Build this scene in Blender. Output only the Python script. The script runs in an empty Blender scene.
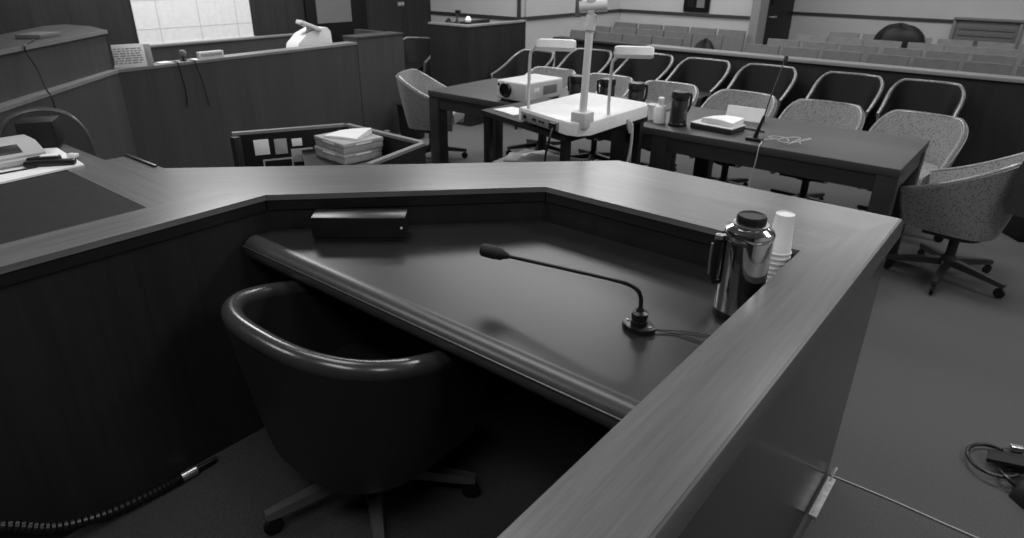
import bpy, bmesh, math, random
from mathutils import Vector, Matrix
random.seed(7)
PI = math.pi
R = math.radians
COL = bpy.context.scene.collection

# ------------------------------------------------------------------ mesh helper
class MB:
    def __init__(s): s.bm = bmesh.new(); s.sm = True
    def _fin(s, vs, M):
        if M is not None: bmesh.ops.transform(s.bm, matrix=M, verts=vs)
        return s
    def box(s, x0, x1, y0, y1, z0, z1, bev=0.0, M=None, seg=2):
        r = bmesh.ops.create_cube(s.bm, size=1.0); vs = r['verts']
        for v in vs:
            v.co = Vector((x0 if v.co.x < 0 else x1, y0 if v.co.y < 0 else y1, z0 if v.co.z < 0 else z1))
        if bev > 0:
            es = list({e for v in vs for e in v.link_edges})
            rb = bmesh.ops.bevel(s.bm, geom=es, offset=bev, segments=seg, affect='EDGES', profile=.5)
            vs = list({v for f in rb['faces'] for v in f.verts} | {v for v in vs if v.is_valid})
        return s._fin(vs, M)
    def prism(s, poly, z0, z1, bev=0.0, M=None):
        a = sum(poly[i][0]*poly[(i+1) % len(poly)][1]-poly[(i+1) % len(poly)][0]*poly[i][1] for i in range(len(poly)))
        if a < 0: poly = poly[::-1]
        b = [s.bm.verts.new((p[0], p[1], z0)) for p in poly]
        t = [s.bm.verts.new((p[0], p[1], z1)) for p in poly]
        n = len(poly); s.bm.faces.new(b[::-1]); ft = s.bm.faces.new(t)
        for i in range(n): s.bm.faces.new((b[i], b[(i+1) % n], t[(i+1) % n], t[i]))
        vs = b+t
        if bev > 0:
            es = list(ft.edges)
            rb = bmesh.ops.bevel(s.bm, geom=es, offset=bev, segments=2, affect='EDGES', profile=.5)
            vs = list({v for f in rb['faces'] for v in f.verts} | {v for v in vs if v.is_valid})
        return s._fin(vs, M)
    def tube(s, pts, r, seg=10, cap=True, M=None, smooth_n=0):
        pts = [Vector(p) for p in pts]
        if smooth_n: pts = catmull(pts, smooth_n)
        n = len(pts); rr = r if isinstance(r, (list, tuple)) else [r]*n
        if len(rr) != n: rr = [rr[min(len(rr)-1, int(i*len(rr)/n))] for i in range(n)]
        rings = []; up = None; allv = []
        for i, p in enumerate(pts):
            t = (pts[min(i+1, n-1)]-pts[max(i-1, 0)]).normalized()
            if up is None:
                up = Vector((0, 0, 1)) if abs(t.z) < .9 else Vector((1, 0, 0))
            sd = t.cross(up)
            if sd.length < 1e-6: sd = t.orthogonal()
            sd.normalize(); up = sd.cross(t).normalized()
            ring = [s.bm.verts.new(p+(sd*math.cos(2*PI*k/seg)+up*math.sin(2*PI*k/seg))*rr[i]) for k in range(seg)]
            rings.append(ring); allv += ring
        for i in range(n-1):
            for k in range(seg):
                s.bm.faces.new((rings[i][k], rings[i][(k+1) % seg], rings[i+1][(k+1) % seg], rings[i+1][k]))
        if cap:
            s.bm.faces.new(rings[0][::-1]); s.bm.faces.new(rings[-1])
        return s._fin(allv, M)
    def lathe(s, prof, c=(0, 0, 0), seg=28, M=None):
        rings = []; allv = []
        for (r, z) in prof:
            ring = [s.bm.verts.new((c[0]+r*math.cos(2*PI*k/seg), c[1]+r*math.sin(2*PI*k/seg), c[2]+z)) for k in range(seg)]
            rings.append(ring); allv += ring
        for i in range(len(rings)-1):
            for k in range(seg):
                s.bm.faces.new((rings[i][k], rings[i][(k+1) % seg], rings[i+1][(k+1) % seg], rings[i+1][k]))
        s.bm.faces.new(rings[0][::-1]); s.bm.faces.new(rings[-1])
        return s._fin(allv, M)
    def grid(s, rows, close=False, M=None):
        vs = [[s.bm.verts.new(p) for p in r] for r in rows]
        nr = len(vs)
        for i in range(nr if close else nr-1):
            a, b = vs[i], vs[(i+1) % nr]
            for k in range(len(a)-1): s.bm.faces.new((a[k], a[k+1], b[k+1], b[k]))
        if close:
            s.bm.faces.new([r[0] for r in vs]); s.bm.faces.new([r[-1] for r in vs][::-1])
        return s._fin([v for r in vs for v in r], M)
    def build(s, name, mat, parent=None, world=False, smooth=True):
        bmesh.ops.recalc_face_normals(s.bm, faces=s.bm.faces)
        me = bpy.data.meshes.new(name)
        if world and parent is not None:
            o = parent; off = Vector((0, 0, 0))
            while o: off += o.location; o = o.parent
            bmesh.ops.translate(s.bm, vec=-off, verts=s.bm.verts)
        s.bm.to_mesh(me); s.bm.free()
        me.materials.append(mat)
        if smooth:
            for p in me.polygons: p.use_smooth = True
            try: me.set_sharp_from_angle(angle=R(35))
            except Exception: pass
        o = bpy.data.objects.new(name, me); COL.objects.link(o)
        if parent: o.parent = parent
        return o

def catmull(P, n):
    out = []
    for i in range(len(P)-1):
        a, b, c, d = P[max(i-1, 0)], P[i], P[i+1], P[min(i+2, len(P)-1)]
        for k in range(n):
            t = k/n
            out.append(.5*((2*b)+(c-a)*t+(2*a-5*b+4*c-d)*t*t+(3*b-a-3*c+d)*t**3))
    out.append(P[-1]); return out
def T(x, y, z, rz=0, rx=0, ry=0):
    return Matrix.Translation((x, y, z)) @ Matrix.Rotation(rz, 4, 'Z') @ Matrix.Rotation(ry, 4, 'Y') @ Matrix.Rotation(rx, 4, 'X')
def tag(o, label, cat, group=None):
    o['label'] = label; o['category'] = cat
    if group: o['group'] = group
    return o
def thing(name, label, cat, loc=(0, 0, 0), rz=0, group=None):
    o = bpy.data.objects.new(name, None); COL.objects.link(o); o.empty_display_size = .1
    o.location = loc; o.rotation_euler = (0, 0, rz)
    return tag(o, label, cat, group)
def struct(o, label=None):
    o['kind'] = 'structure'
    if label: o['label'] = label
    return o
def dup(root, loc, rz, label, group=None):
    kids = {}
    r = root.copy(); COL.objects.link(r); r.location = loc; r.rotation_euler = (0, 0, rz); r['label'] = label
    if group: r['group'] = group
    for ch in list(root.children):
        c = ch.copy(); COL.objects.link(c); c.parent = r
        for g in list(ch.children):
            d = g.copy(); COL.objects.link(d); d.parent = c
    return r
def single(name, mb, mat, label, cat, group=None, base=None):
    """thing that is one mesh, origin at its base"""
    bm = mb.bm; n = len(bm.verts)
    c = Vector((sum(v.co.x for v in bm.verts)/n, sum(v.co.y for v in bm.verts)/n, min(v.co.z for v in bm.verts)))
    bmesh.ops.translate(bm, vec=-c, verts=bm.verts)
    o = mb.build(name, mat); o.location = c
    return tag(o, label, cat, group)

# ------------------------------------------------------------------ materials
def nodes(name):
    m = bpy.data.materials.new(name); m.use_nodes = True
    nt = m.node_tree; b = nt.nodes['Principled BSDF']
    return m, nt, b
def g3(v): return (v, v, v, 1)
def plain(name, v, rough=.5, metal=0, spec=.5, bump=0, bscale=200, var=0):
    m, nt, b = nodes(name)
    b.inputs['Roughness'].default_value = rough; b.inputs['Metallic'].default_value = metal
    b.inputs['Specular IOR Level'].default_value = spec
    tc = nt.nodes.new('ShaderNodeTexCoord'); nz = nt.nodes.new('ShaderNodeTexNoise')
    nz.inputs['Scale'].default_value = bscale; nz.inputs['Detail'].default_value = 3
    nt.links.new(tc.outputs['Object'], nz.inputs['Vector'])
    cr = nt.nodes.new('ShaderNodeValToRGB')
    cr.color_ramp.elements[0].position = .3; cr.color_ramp.elements[1].position = .7
    k = var if var else .04
    cr.color_ramp.elements[0].color = g3(v*(1-k)); cr.color_ramp.elements[1].color = g3(v*(1+k))
    nt.links.new(nz.outputs['Fac'], cr.inputs['Fac']); nt.links.new(cr.outputs['Color'], b.inputs['Base Color'])
    if bump:
        bp = nt.nodes.new('ShaderNodeBump'); bp.inputs['Strength'].default_value = bump; bp.inputs['Distance'].default_value = .002
        nt.links.new(nz.outputs['Fac'], bp.inputs['Height']); nt.links.new(bp.outputs['Normal'], b.inputs['Normal'])
    return m
def wood(name, v, rough=.4, ang=0.0, vertical=False, contrast=.25, spec=.5, fine=60, coat=0, streak=7):
    m, nt, b = nodes(name)
    tc = nt.nodes.new('ShaderNodeTexCoord'); mp = nt.nodes.new('ShaderNodeMapping')
    geo = nt.nodes.new('ShaderNodeNewGeometry')
    nt.links.new(geo.outputs['Position'], mp.inputs['Vector'])   # grain follows the room's own axes
    m2 = nt.nodes.new('ShaderNodeMapping')
    mp.inputs['Rotation'].default_value = (0, 0, -ang)
    nt.links.new(mp.outputs['Vector'], m2.inputs['Vector'])
    m2.inputs['Scale'].default_value = (1.0, 1.0, .05) if vertical else (.05, 1.0, 1.0)
    n1 = nt.nodes.new('ShaderNodeTexNoise'); n1.inputs['Scale'].default_value = fine; n1.inputs['Detail'].default_value = 6
    n1.inputs['Roughness'].default_value = .65
    n2 = nt.nodes.new('ShaderNodeTexNoise'); n2.inputs['Scale'].default_value = streak; n2.inputs['Detail'].default_value = 3
    n2.inputs['Distortion'].default_value = .6
    nt.links.new(m2.outputs['Vector'], n1.inputs['Vector']); nt.links.new(m2.outputs['Vector'], n2.inputs['Vector'])
    mx = nt.nodes.new('ShaderNodeMath'); mx.operation = 'MULTIPLY_ADD'; mx.inputs[1].default_value = .55
    hl = nt.nodes.new('ShaderNodeMath'); hl.operation = 'MULTIPLY'; hl.inputs[1].default_value = .45
    nt.links.new(n2.outputs['Fac'], hl.inputs[0]); nt.links.new(n1.outputs['Fac'], mx.inputs[0]); nt.links.new(hl.outputs[0], mx.inputs[2])
    cr = nt.nodes.new('ShaderNodeValToRGB')
    cr.color_ramp.elements[0].position = .34; cr.color_ramp.elements[1].position = .66
    cr.color_ramp.elements[0].color = g3(v*(1-contrast)); cr.color_ramp.elements[1].color = g3(v*(1+contrast))
    nt.links.new(mx.outputs[0], cr.inputs['Fac']); nt.links.new(cr.outputs['Color'], b.inputs['Base Color'])
    b.inputs['Roughness'].default_value = rough; b.inputs['Specular IOR Level'].default_value = spec
    b.inputs['Coat Weight'].default_value = coat; b.inputs['Coat Roughness'].default_value = rough*.6
    bp = nt.nodes.new('ShaderNodeBump'); bp.inputs['Strength'].default_value = .05; bp.inputs['Distance'].default_value = .001
    nt.links.new(n1.outputs['Fac'], bp.inputs['Height']); nt.links.new(bp.outputs['Normal'], b.inputs['Normal'])
    return m
def dotted(name, v, v2, scale=26, rough=.9):
    """woven cloth with rows of small darker specks"""
    m, nt, b = nodes(name)
    tc = nt.nodes.new('ShaderNodeTexCoord')
    vo = nt.nodes.new('ShaderNodeTexVoronoi'); vo.inputs['Scale'].default_value = scale; vo.inputs['Randomness'].default_value = .75
    nt.links.new(tc.outputs['Object'], vo.inputs['Vector'])
    cr = nt.nodes.new('ShaderNodeValToRGB')
    cr.color_ramp.elements[0].position = .22; cr.color_ramp.elements[1].position = .38
    cr.color_ramp.elements[0].color = g3(v2); cr.color_ramp.elements[1].color = g3(v)
    nt.links.new(vo.outputs['Distance'], cr.inputs['Fac']); nt.links.new(cr.outputs['Color'], b.inputs['Base Color'])
    b.inputs['Roughness'].default_value = rough; b.inputs['Specular IOR Level'].default_value = .15
    return m
LW = .125
M = dict(
 ledge_x=wood('ledge_wood_across', LW, .26, 0, contrast=.26, fine=70),
 ledge_y=wood('ledge_wood_along', LW, .26, PI/2, contrast=.26, fine=70),
 ledge_d=wood('ledge_wood_diagonal', LW, .26, PI/4, contrast=.26, fine=70),
 edge=wood('ledge_edge_wood', .07, .35, PI/2, contrast=.2),
 mould=wood('dark_moulding_wood', .012, .35, 0, contrast=.2),
 panel=wood('dark_panel_wood', .020, .45, 0, True, spec=.25, contrast=.22, fine=40),
 outer=wood('outer_panel_veneer', .024, .19, 0, True, contrast=.12, fine=40),
 inset=plain('dark_inset_linoleum', .022, .7, spec=.15, bscale=30, var=.12),
 top=plain('black_worktop_laminate', .010, .37, spec=.6, bscale=12, var=.1),
 nose=plain('padded_vinyl_nosing', .045, .34, spec=.6, bscale=40, var=.1),
 bench=wood('bench_wood', .055, .5, 0, True, contrast=.15, fine=40, spec=.25),
 bench_top=wood('bench_top_wood', .18, .4, PI/2, contrast=.2),
 wallpanel=wood('dark_wall_panelling', .028, .55, 0, True, contrast=.3, fine=30, spec=.2),
 table=wood('dark_table_wood', .028, .4, 0, contrast=.3, spec=.35),
 tabletop=wood('table_top_wood', .045, .5, 0, contrast=.25, spec=.5),
 bar=wood('bar_wood', .022, .5, 0, True, contrast=.3, spec=.25),
 barcap=wood('bar_cap_wood', .22, .4, 0, contrast=.15),
 leather=plain('black_grained_leather', .014, .42, spec=.45, bump=.35, bscale=300, var=.2),
 rim=plain('rolled_leather_rim', .035, .24, spec=.7, bscale=40, var=.1),
 fab=dotted('pale_specked_upholstery', .27, .10, 80),
 fabin=dotted('pale_inner_upholstery', .46, .30, 80),
 vinyl=plain('dark_chair_vinyl', .008, .55, spec=.3, bscale=60, var=.2),
 trim=plain('polished_chair_trim', .22, .35, metal=.6, bscale=90, var=.35),
 trimd=plain('brown_chair_trim', .07, .3, spec=.6, bscale=60, var=.2),
 chairleg=plain('dark_chair_base', .022, .4, spec=.5),
 legmetal=plain('worn_leg_metal', .28, .3, metal=.8),
 carpet=plain('grey_carpet', .092, .95, spec=.05, bump=.5, bscale=260, var=.28),
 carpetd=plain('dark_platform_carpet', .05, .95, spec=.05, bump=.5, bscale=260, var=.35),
 wall=plain('pale_wall_paint', .44, .85, spec=.2, bscale=4, var=.03),
 ceil=plain('ceiling_paint', .45, .9, bscale=4),
 rail=plain('dark_dado_rail', .03, .5),
 white=plain('white_plastic', .72, .4, bscale=30),
 offwhite=plain('cream_plastic', .55, .45, bscale=30),
 paper=plain('white_paper', .78, .8, bscale=20, var=.05),
 greypaper=plain('grey_paper', .35, .8, bscale=20, var=.12),
 ink=plain('printed_ink', .08, .8),
 cup=plain('white_paper_cup', .80, .6),
 chrome=plain('polished_steel', .72, .09, metal=1.0, bscale=8),
 steel=plain('brushed_steel', .5, .3, metal=.9),
 black=plain('black_plastic', .008, .35, spec=.5),
 blackm=plain('matt_black_plastic', .010, .6, spec=.3),
 thermos=plain('smoky_flask_shell', .045, .18, metal=.4, spec=.7),
 dark=plain('black_rubber', .006, .6, spec=.3),
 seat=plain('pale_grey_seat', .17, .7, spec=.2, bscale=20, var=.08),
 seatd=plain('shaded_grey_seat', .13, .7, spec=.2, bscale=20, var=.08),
 board=plain('cardboard', .30, .75, bscale=30, var=.15),
 tape=plain('beige_tape', .42, .6, bscale=60, var=.25),
 cord=plain('pale_cord', .42, .6),
 glass=plain('grey_door_glass', .16, .35, spec=.4),
 darkdoor=wood('dark_door_wood', .008, .5, 0, True, contrast=.3, spec=.2),
 printer=plain('pale_printer_shell', .44, .5),
 grey=plain('mid_grey_plastic', .22, .5),
)

# ------------------------------------------------------------------ setting
H = 3.2
def slab(name, x0, x1, y0, y1, z0, z1, mat, label=None):
    return struct(MB().box(x0, x1, y0, y1, z0, z1).build(name, mat), label)
slab('floor', -7.2, 4.2, -3.2, 11.0, -.1, 0, M['carpet'])
slab('ceiling', -7.2, 4.2, -3.2, 11.0, H, H+.1, M['ceil'])
slab('wall_left', -7.15, -7.0, -3.2, 6.95, 0, H, M['wallpanel'])
slab('wall_left_return', -7.15, -5.45, 6.9, 7.02, 0, H, M['wall'])
slab('wall_left_gallery', -5.55, -5.43, 7.02, 9.45, 0, H, M['wall'])
slab('wall_back', -5.55, -3.36, 9.33, 9.45, 0, H, M['wall'])
slab('wall_back_return', -3.46, -3.36, 9.45, 10.9, 0, H, M['wall'])
slab('wall_back_right', -3.46, 4.2, 10.8, 10.95, 0, H, M['wall'])
slab('wall_right', 4.0, 4.15, -3.2, 10.8, 0, H, M['wall'])
slab('wall_front', -7.0, 4.0, -3.2, -3.05, 0, H, M['wallpanel'])
# dado rails
rz0, rz1 = .985, 1.025
slab('trim_1', -7.0, -5.45, 6.882, 6.90, rz0, rz1, M['rail'])
slab('trim_2', -5.43, -5.412, 6.90, 9.33, rz0, rz1, M['rail'])
slab('trim_3', -5.412, -3.42, 9.312, 9.33, rz0, rz1, M['rail'])
slab('trim_4', -3.36, -1.27, 10.782, 10.8, rz0, rz1, M['rail'])
slab('trim_5', -.52, 4.0, 10.782, 10.8, rz0, rz1, M['rail'])
slab('trim_6', -5.455, -5.42, 6.865, 6.90, 0, H, M['rail'])        # corner bead beside the witness stand
# window in the gallery back wall
w = struct(MB().box(-4.40, -4.02, 9.30, 9.33, 1.04, 2.3, .006).build('window_1', M['darkdoor']))
for (a, b_) in ((-4.34, -4.24), (-4.20, -4.09)):
    MB().box(a, b_, 9.292, 9.30, 1.10, 2.24).build('window_pane', M['glass'] if a > -4.3 else M['darkdoor'], w)
# door at the gallery, on the return wall, with its frame
d = struct(MB().box(-3.36, -3.325, 9.62, 10.72, 0, 2.1, .004).build('door_1', M['darkdoor']))
MB().box(-3.325, -3.31, 9.74, 10.6, 1.15, 1.95, .004).build('door_panel', M['darkdoor'], d)
MB().tube([(-3.325, 9.74, 1.0), (-3.27, 9.74, 1.0), (-3.27, 9.86, 1.0)], .012).build('door_handle', M['steel'], d)
slab('trim_7', -3.42, -3.31, 9.29, 9.60, 0, 2.2, M['grey'])
# door in the panelled wall behind the bench
d = struct(MB().box(-7.0, -6.965, 4.86, 5.75, 0, 2.1, .004).build('door_2', M['darkdoor']))
MB().box(-6.965, -6.955, 5.0, 5.50, .965, 1.9).build('door_glass', M['glass'], d)
# low recess with a frame in the right of the back wall
rc = thing('wall_grille', 'grey recessed grille under a pale sill, low on the right of the back wall', 'grille', (-.9, 10.8, 0))
MB().box(-1.25, -.55, 10.76, 10.8, .55, 1.0, .004).build('backing', M['seatd'], rc, True)
MB().box(-1.28, -.52, 10.72, 10.8, 1.03, 1.06, .006).build('sill', M['seat'], rc, True)
MB().box(-1.28, -1.24, 10.74, 10.8, .5, 1.03, .004).build('frame_post', M['seat'], rc, True)
MB().box(-.56, -.52, 10.74, 10.8, .5, 1.03, .004).build('frame_post', M['seat'], rc, True)
mb = MB()
for k in range(5): mb.box(-1.2, -.6, 10.748, 10.76, .62+.075*k, .655+.075*k)
mb.build('slats', M['seatd'], rc, True)
# platform under the clerk's place
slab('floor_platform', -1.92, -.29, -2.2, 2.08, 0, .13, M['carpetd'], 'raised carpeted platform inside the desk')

# ------------------------------------------------------------------ clerk's desk (built-in millwork)
ZL, TH = .97, .018
PF = .13
cd = thing('clerk_desk', 'large wooden clerk desk in the foreground, wide ledge around a black worktop', 'desk', (-1.1, 1.7, 0))
C1, C2, CI = (-1.862, 1.07), (-1.237, 1.722), (-.407, 1.722)
B_, OL, OR = (-1.218, 2.165), (-2.395, 1.005), (-.255, 2.165)
SE = (-2.10, .935)
def board(poly, mat): MB().prism(poly, ZL-TH, ZL).build('ledge_board', mat, cd, True)
board([(-.407, -1.6), (-.255, -1.6), OR, CI], M['ledge_y'])
board([C2, CI, OR, B_], M['ledge_x'])
board([C1, C2, B_, OL, SE], M['ledge_d'])
board([(-1.862, -1.6), C1, SE, (-2.024, .86), (-2.024, -1.6)], M['ledge_y'])
board([(-2.024, .775), (-2.024, .86), SE, OL, (-2.66, 1.0), (-2.66, .915), (-3.2, .905), (-3.2, .775)], M['ledge_x'])
MB().box(-3.2, -2.0245, -1.6, .7745, ZL-TH, ZL-.001).build('writing_surface', M['inset'], cd, True)
# darker edge band on the outer side of the right arm and mouldings below the inner edge
MB().prism([(-.2552, ZL-.001), (-.2552, ZL-.062), (-.243, ZL-.055), (-.243, ZL-.010), (-.249, ZL-.001)], -1.6, 2.1652, M=Matrix(((1, 0, 0, 0), (0, 0, 1, 0), (0, 1, 0, 0), (0, 0, 0, 1)))).build('edge_band', M['edge'], cd, True)
mb = MB()
def strip(mb, a, b, off, t, z0, z1):
    a = Vector(a); b = Vector(b); n = Vector((-(b-a).y, (b-a).x)).normalized()
    mb.prism([tuple(a+n*off), tuple(b+n*off), tuple(b+n*(off+t)), tuple(a+n*(off+t))], z0, z1)
inner = [(-1.862, -1.6), C1, C2, CI, (-.407, -1.6)]
for a, b in zip(inner[:-1], inner[1:]): strip(mb, a, b, .004, .02, ZL-.052, ZL-TH-.0005)
mb.build('moulding', M['mould'], cd, True)
for a, b in zip(inner[:-1], inner[1:]):
    va_, vb_ = Vector(a), Vector(b); e_ = (vb_-va_).normalized()*.014
    mb = MB(); strip(mb, tuple(va_-e_*(a != inner[0])), tuple(vb_+e_*(b != inner[-1])), .012, .02, PF, ZL-.0525); mb.build('inner_panel', M['panel'], cd, True)
# outer faces
mb = MB().box(-.278, -.262, -1.6, 2.152, 0, ZL-.0345); mb.build('side_panel', M['outer'], cd, True)
mb = MB(); strip(mb, (-.262, 2.152), B_, .0, .02, 0, ZL-TH-.001); mb.build('front_panel', M['outer'], cd, True)
mb = MB(); strip(mb, (-1.22, 2.14), (-2.39, .985), .0, .02, 0, ZL-TH-.001); mb.build('front_panel', M['outer'], cd, True)
mb = MB(); strip(mb, (-2.39, .98), (-3.2, .895), .0, .02, 0, ZL-TH-.001); mb.build('front_panel', M['outer'], cd, True)
# worktop with a fat rolled nosing along its front
ZD = .853
MB().prism([(-1.85, 1.005), (-.419, 1.005), (-.419, 1.71), (-1.242, 1.71), (-1.85, 1.078)], ZD-.03, ZD).build('worktop', M['top'], cd, True)
prof = []
for k in range(17):
    a = PI*.5+PI*k/16
    prof.append((1.004+.040*math.cos(a), ZD-.037+.040*math.sin(a)))
prof += [(1.012, ZD-.077), (1.012, ZD+.003)]
mb = MB(); mb.grid([[(x, p[0], p[1]) for p in prof+[prof[0]]] for x in (-1.85, -1.2, -.42)])
mb.build('rolled_nosing', M['nose'], cd, True)
mb = MB().tube([(-1.85, .9635, ZD-.022), (-.42, .9635, ZD-.022)], .003, 8); mb.build('nosing_bead', M['nose'], cd, True)
# black backstop strip by the far corner of the writing side
single('ruler', MB().box(-2.665, -2.43, .985, .998, ZL+.0004, ZL+.007, .001), M['mould'], 'slim dark strip lying at the far left corner of the wooden ledge', 'strip')

# ------------------------------------------------------------------ things on the worktop
bx = thing('desk_box', 'flat black electronic box against the back of the black worktop', 'box', (-1.6, 1.2, ZD), R(40.5))
MB().box(-.150, .140, -.04, .045, .012, .078, .003).build('case', M['black'], bx)
MB().box(-.144, .134, -.034, .039, .0006, .012).build('foot_rail', M['blackm'], bx)
MB().lathe([(.001, 0), (.004, .0005), (.004, .003), (.001, .0035)], seg=10, M=T(.128, -.0405, .045, 0, PI/2)).build('indicator', M['white'], bx)
bx.location = (-1.585, 1.225, ZD)

mic = thing('gooseneck_microphone', 'black gooseneck microphone on a diamond base in the middle of the worktop', 'microphone', (-.625, 1.272, ZD))
mb = MB()
pl = []
for k in range(28):
    a = 2*PI*k/28
    r = .043-.010*abs(math.sin(a))**1.2
    pl.append((r*math.cos(a), r*math.sin(a)*.95))
mb.prism(pl, .0006, .013, .003); mb.build('base', M['black'], mic)
mb = MB()
for sx in (-1, 1): mb.lathe([(.004, .0128), (.004, .0146), (.001, .0150)], c=(sx*.030, 0, 0), seg=10)
mb.build('screws', M['steel'], mic)
MB().lathe([(.020, .0132), (.021, .018), (.021, .024), (.018, .0245), (.018, .030), (.020, .0305), (.020, .044), (.010, .048), (.006, .058)], seg=20).build('collar', M['black'], mic)
G = [(0, 0, .05), (0, -.006, .088), (-.012, -.018, .113), (-.055, -.033, .124), (-.20, -.037, .113), (-.375, -.038, .096)]
MB().tube(G, .0052, 10, smooth_n=6).build('stem', M['black'], mic)
dirv = Vector((-.075, -.026, .008)).normalized()
Mh = Matrix.Translation(Vector(G[-1])) @ dirv.to_track_quat('Z', 'Y').to_matrix().to_4x4()
MB().lathe([(.006, -.004), (.012, .012), (.0165, .02), (.0165, .032), (.018, .034), (.018, .07), (.014, .076), (.002, .078)], seg=20, M=Mh).build('head', M['blackm'], mic)
MB().tube([(.038, .008, .006), (.08, .03, .003), (.14, .035, .003), (.195, .03, .003)], .0013, 6, smooth_n=5).build('cable', M['black'], mic)
MB().tube([(.038, .012, .006), (.09, .05, .003), (.15, .075, .003), (.198, .085, .003)], .0012, 6, smooth_n=5).build('cable', M['black'], mic)

cf = thing('coffee_carafe', 'polished steel vacuum carafe with black lid at the right of the worktop', 'carafe', (-.476, 1.502, ZD))
MB().lathe([(.052, .0006), (.056, .006), (.056, .03), (.058, .198), (.056, .205), (.059, .209), (.060, .218), (.056, .226), (.041, .234), (.036, .236)], seg=48).build('body', M['chrome'], cf)
MB().lathe([(.0575, .0008), (.0585, .004), (.0585, .018), (.0567, .020)], seg=40).build('foot_ring', M['black'], cf)
MB().lathe([(.030, .2365), (.033, .237), (.0345, .241), (.0345, .257), (.032, .262), (.029, .262), (.027, .2595), (.004, .2595)], seg=32).build('lid', M['black'], cf)
MB().lathe([(.0385, .2365), (.0415, .2375), (.0415, .241), (.0385, .2415)], seg=32).build('lid_ring', M['steel'], cf)
hd = R(215)
hx, hy = math.cos(hd), math.sin(hd)
MB().tube([(q_*hx, q_*hy, z_) for (q_, z_) in ((.055, .198), (.064, .199), (.071, .190), (.072, .15), (.070, .10), (.064, .088), (.055, .09))], .0095, 12, smooth_n=6).build('handle', M['black'], cf)
MB().lathe([(.002, 0), (.011, .001), (.011, .010), (.002, .011)], seg=14, M=T(.068*hx, .068*hy, .199, hd)).build('hinge', M['steel'], cf)
MB().tube([(q_*hx, q_*hy, z_) for (q_, z_) in ((.0815, .186), (.0825, .15), (.0805, .105))], .004, 8, smooth_n=5).build('handle_strip', M['steel'], cf)

# nested paper cups, upside down: the last one sits highest
cz = ZD
cupx, cupy = -.453, 1.69
ncup = 9
cuplab = ['white paper cup, %s of the upturned stack beside the carafe' % w_ for w_ in ('lowest', 'second from the bottom', 'third from the bottom',
          'fourth from the bottom', 'middle one', 'fourth from the top', 'third from the top', 'second from the top', 'topmost')]
cup0 = None
for k in range(ncup):
    if cup0 is None:
        mb = MB(); mb.lathe([(.030, .094), (.0295, .0955), (.0265, .096), (.0265, .0945), (.003, .0945)][::-1] and
            [(.0315, .0006), (.0335, .002), (.0335, .006), (.0315, .0075), (.0305, .009), (.0235, .108), (.0212, .108), (.0208, .106), (.002, .106)], seg=32)
        cup0 = mb.build('paper_cup', M['cup']); tag(cup0, cuplab[0], 'cup', 'upturned paper cups'); cup0.location = (cupx, cupy, cz); c = cup0
    else:
        c = cup0.copy(); COL.objects.link(c); c['label'] = cuplab[k]; c.location = (cupx, cupy, cz+.0137*k)

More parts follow.
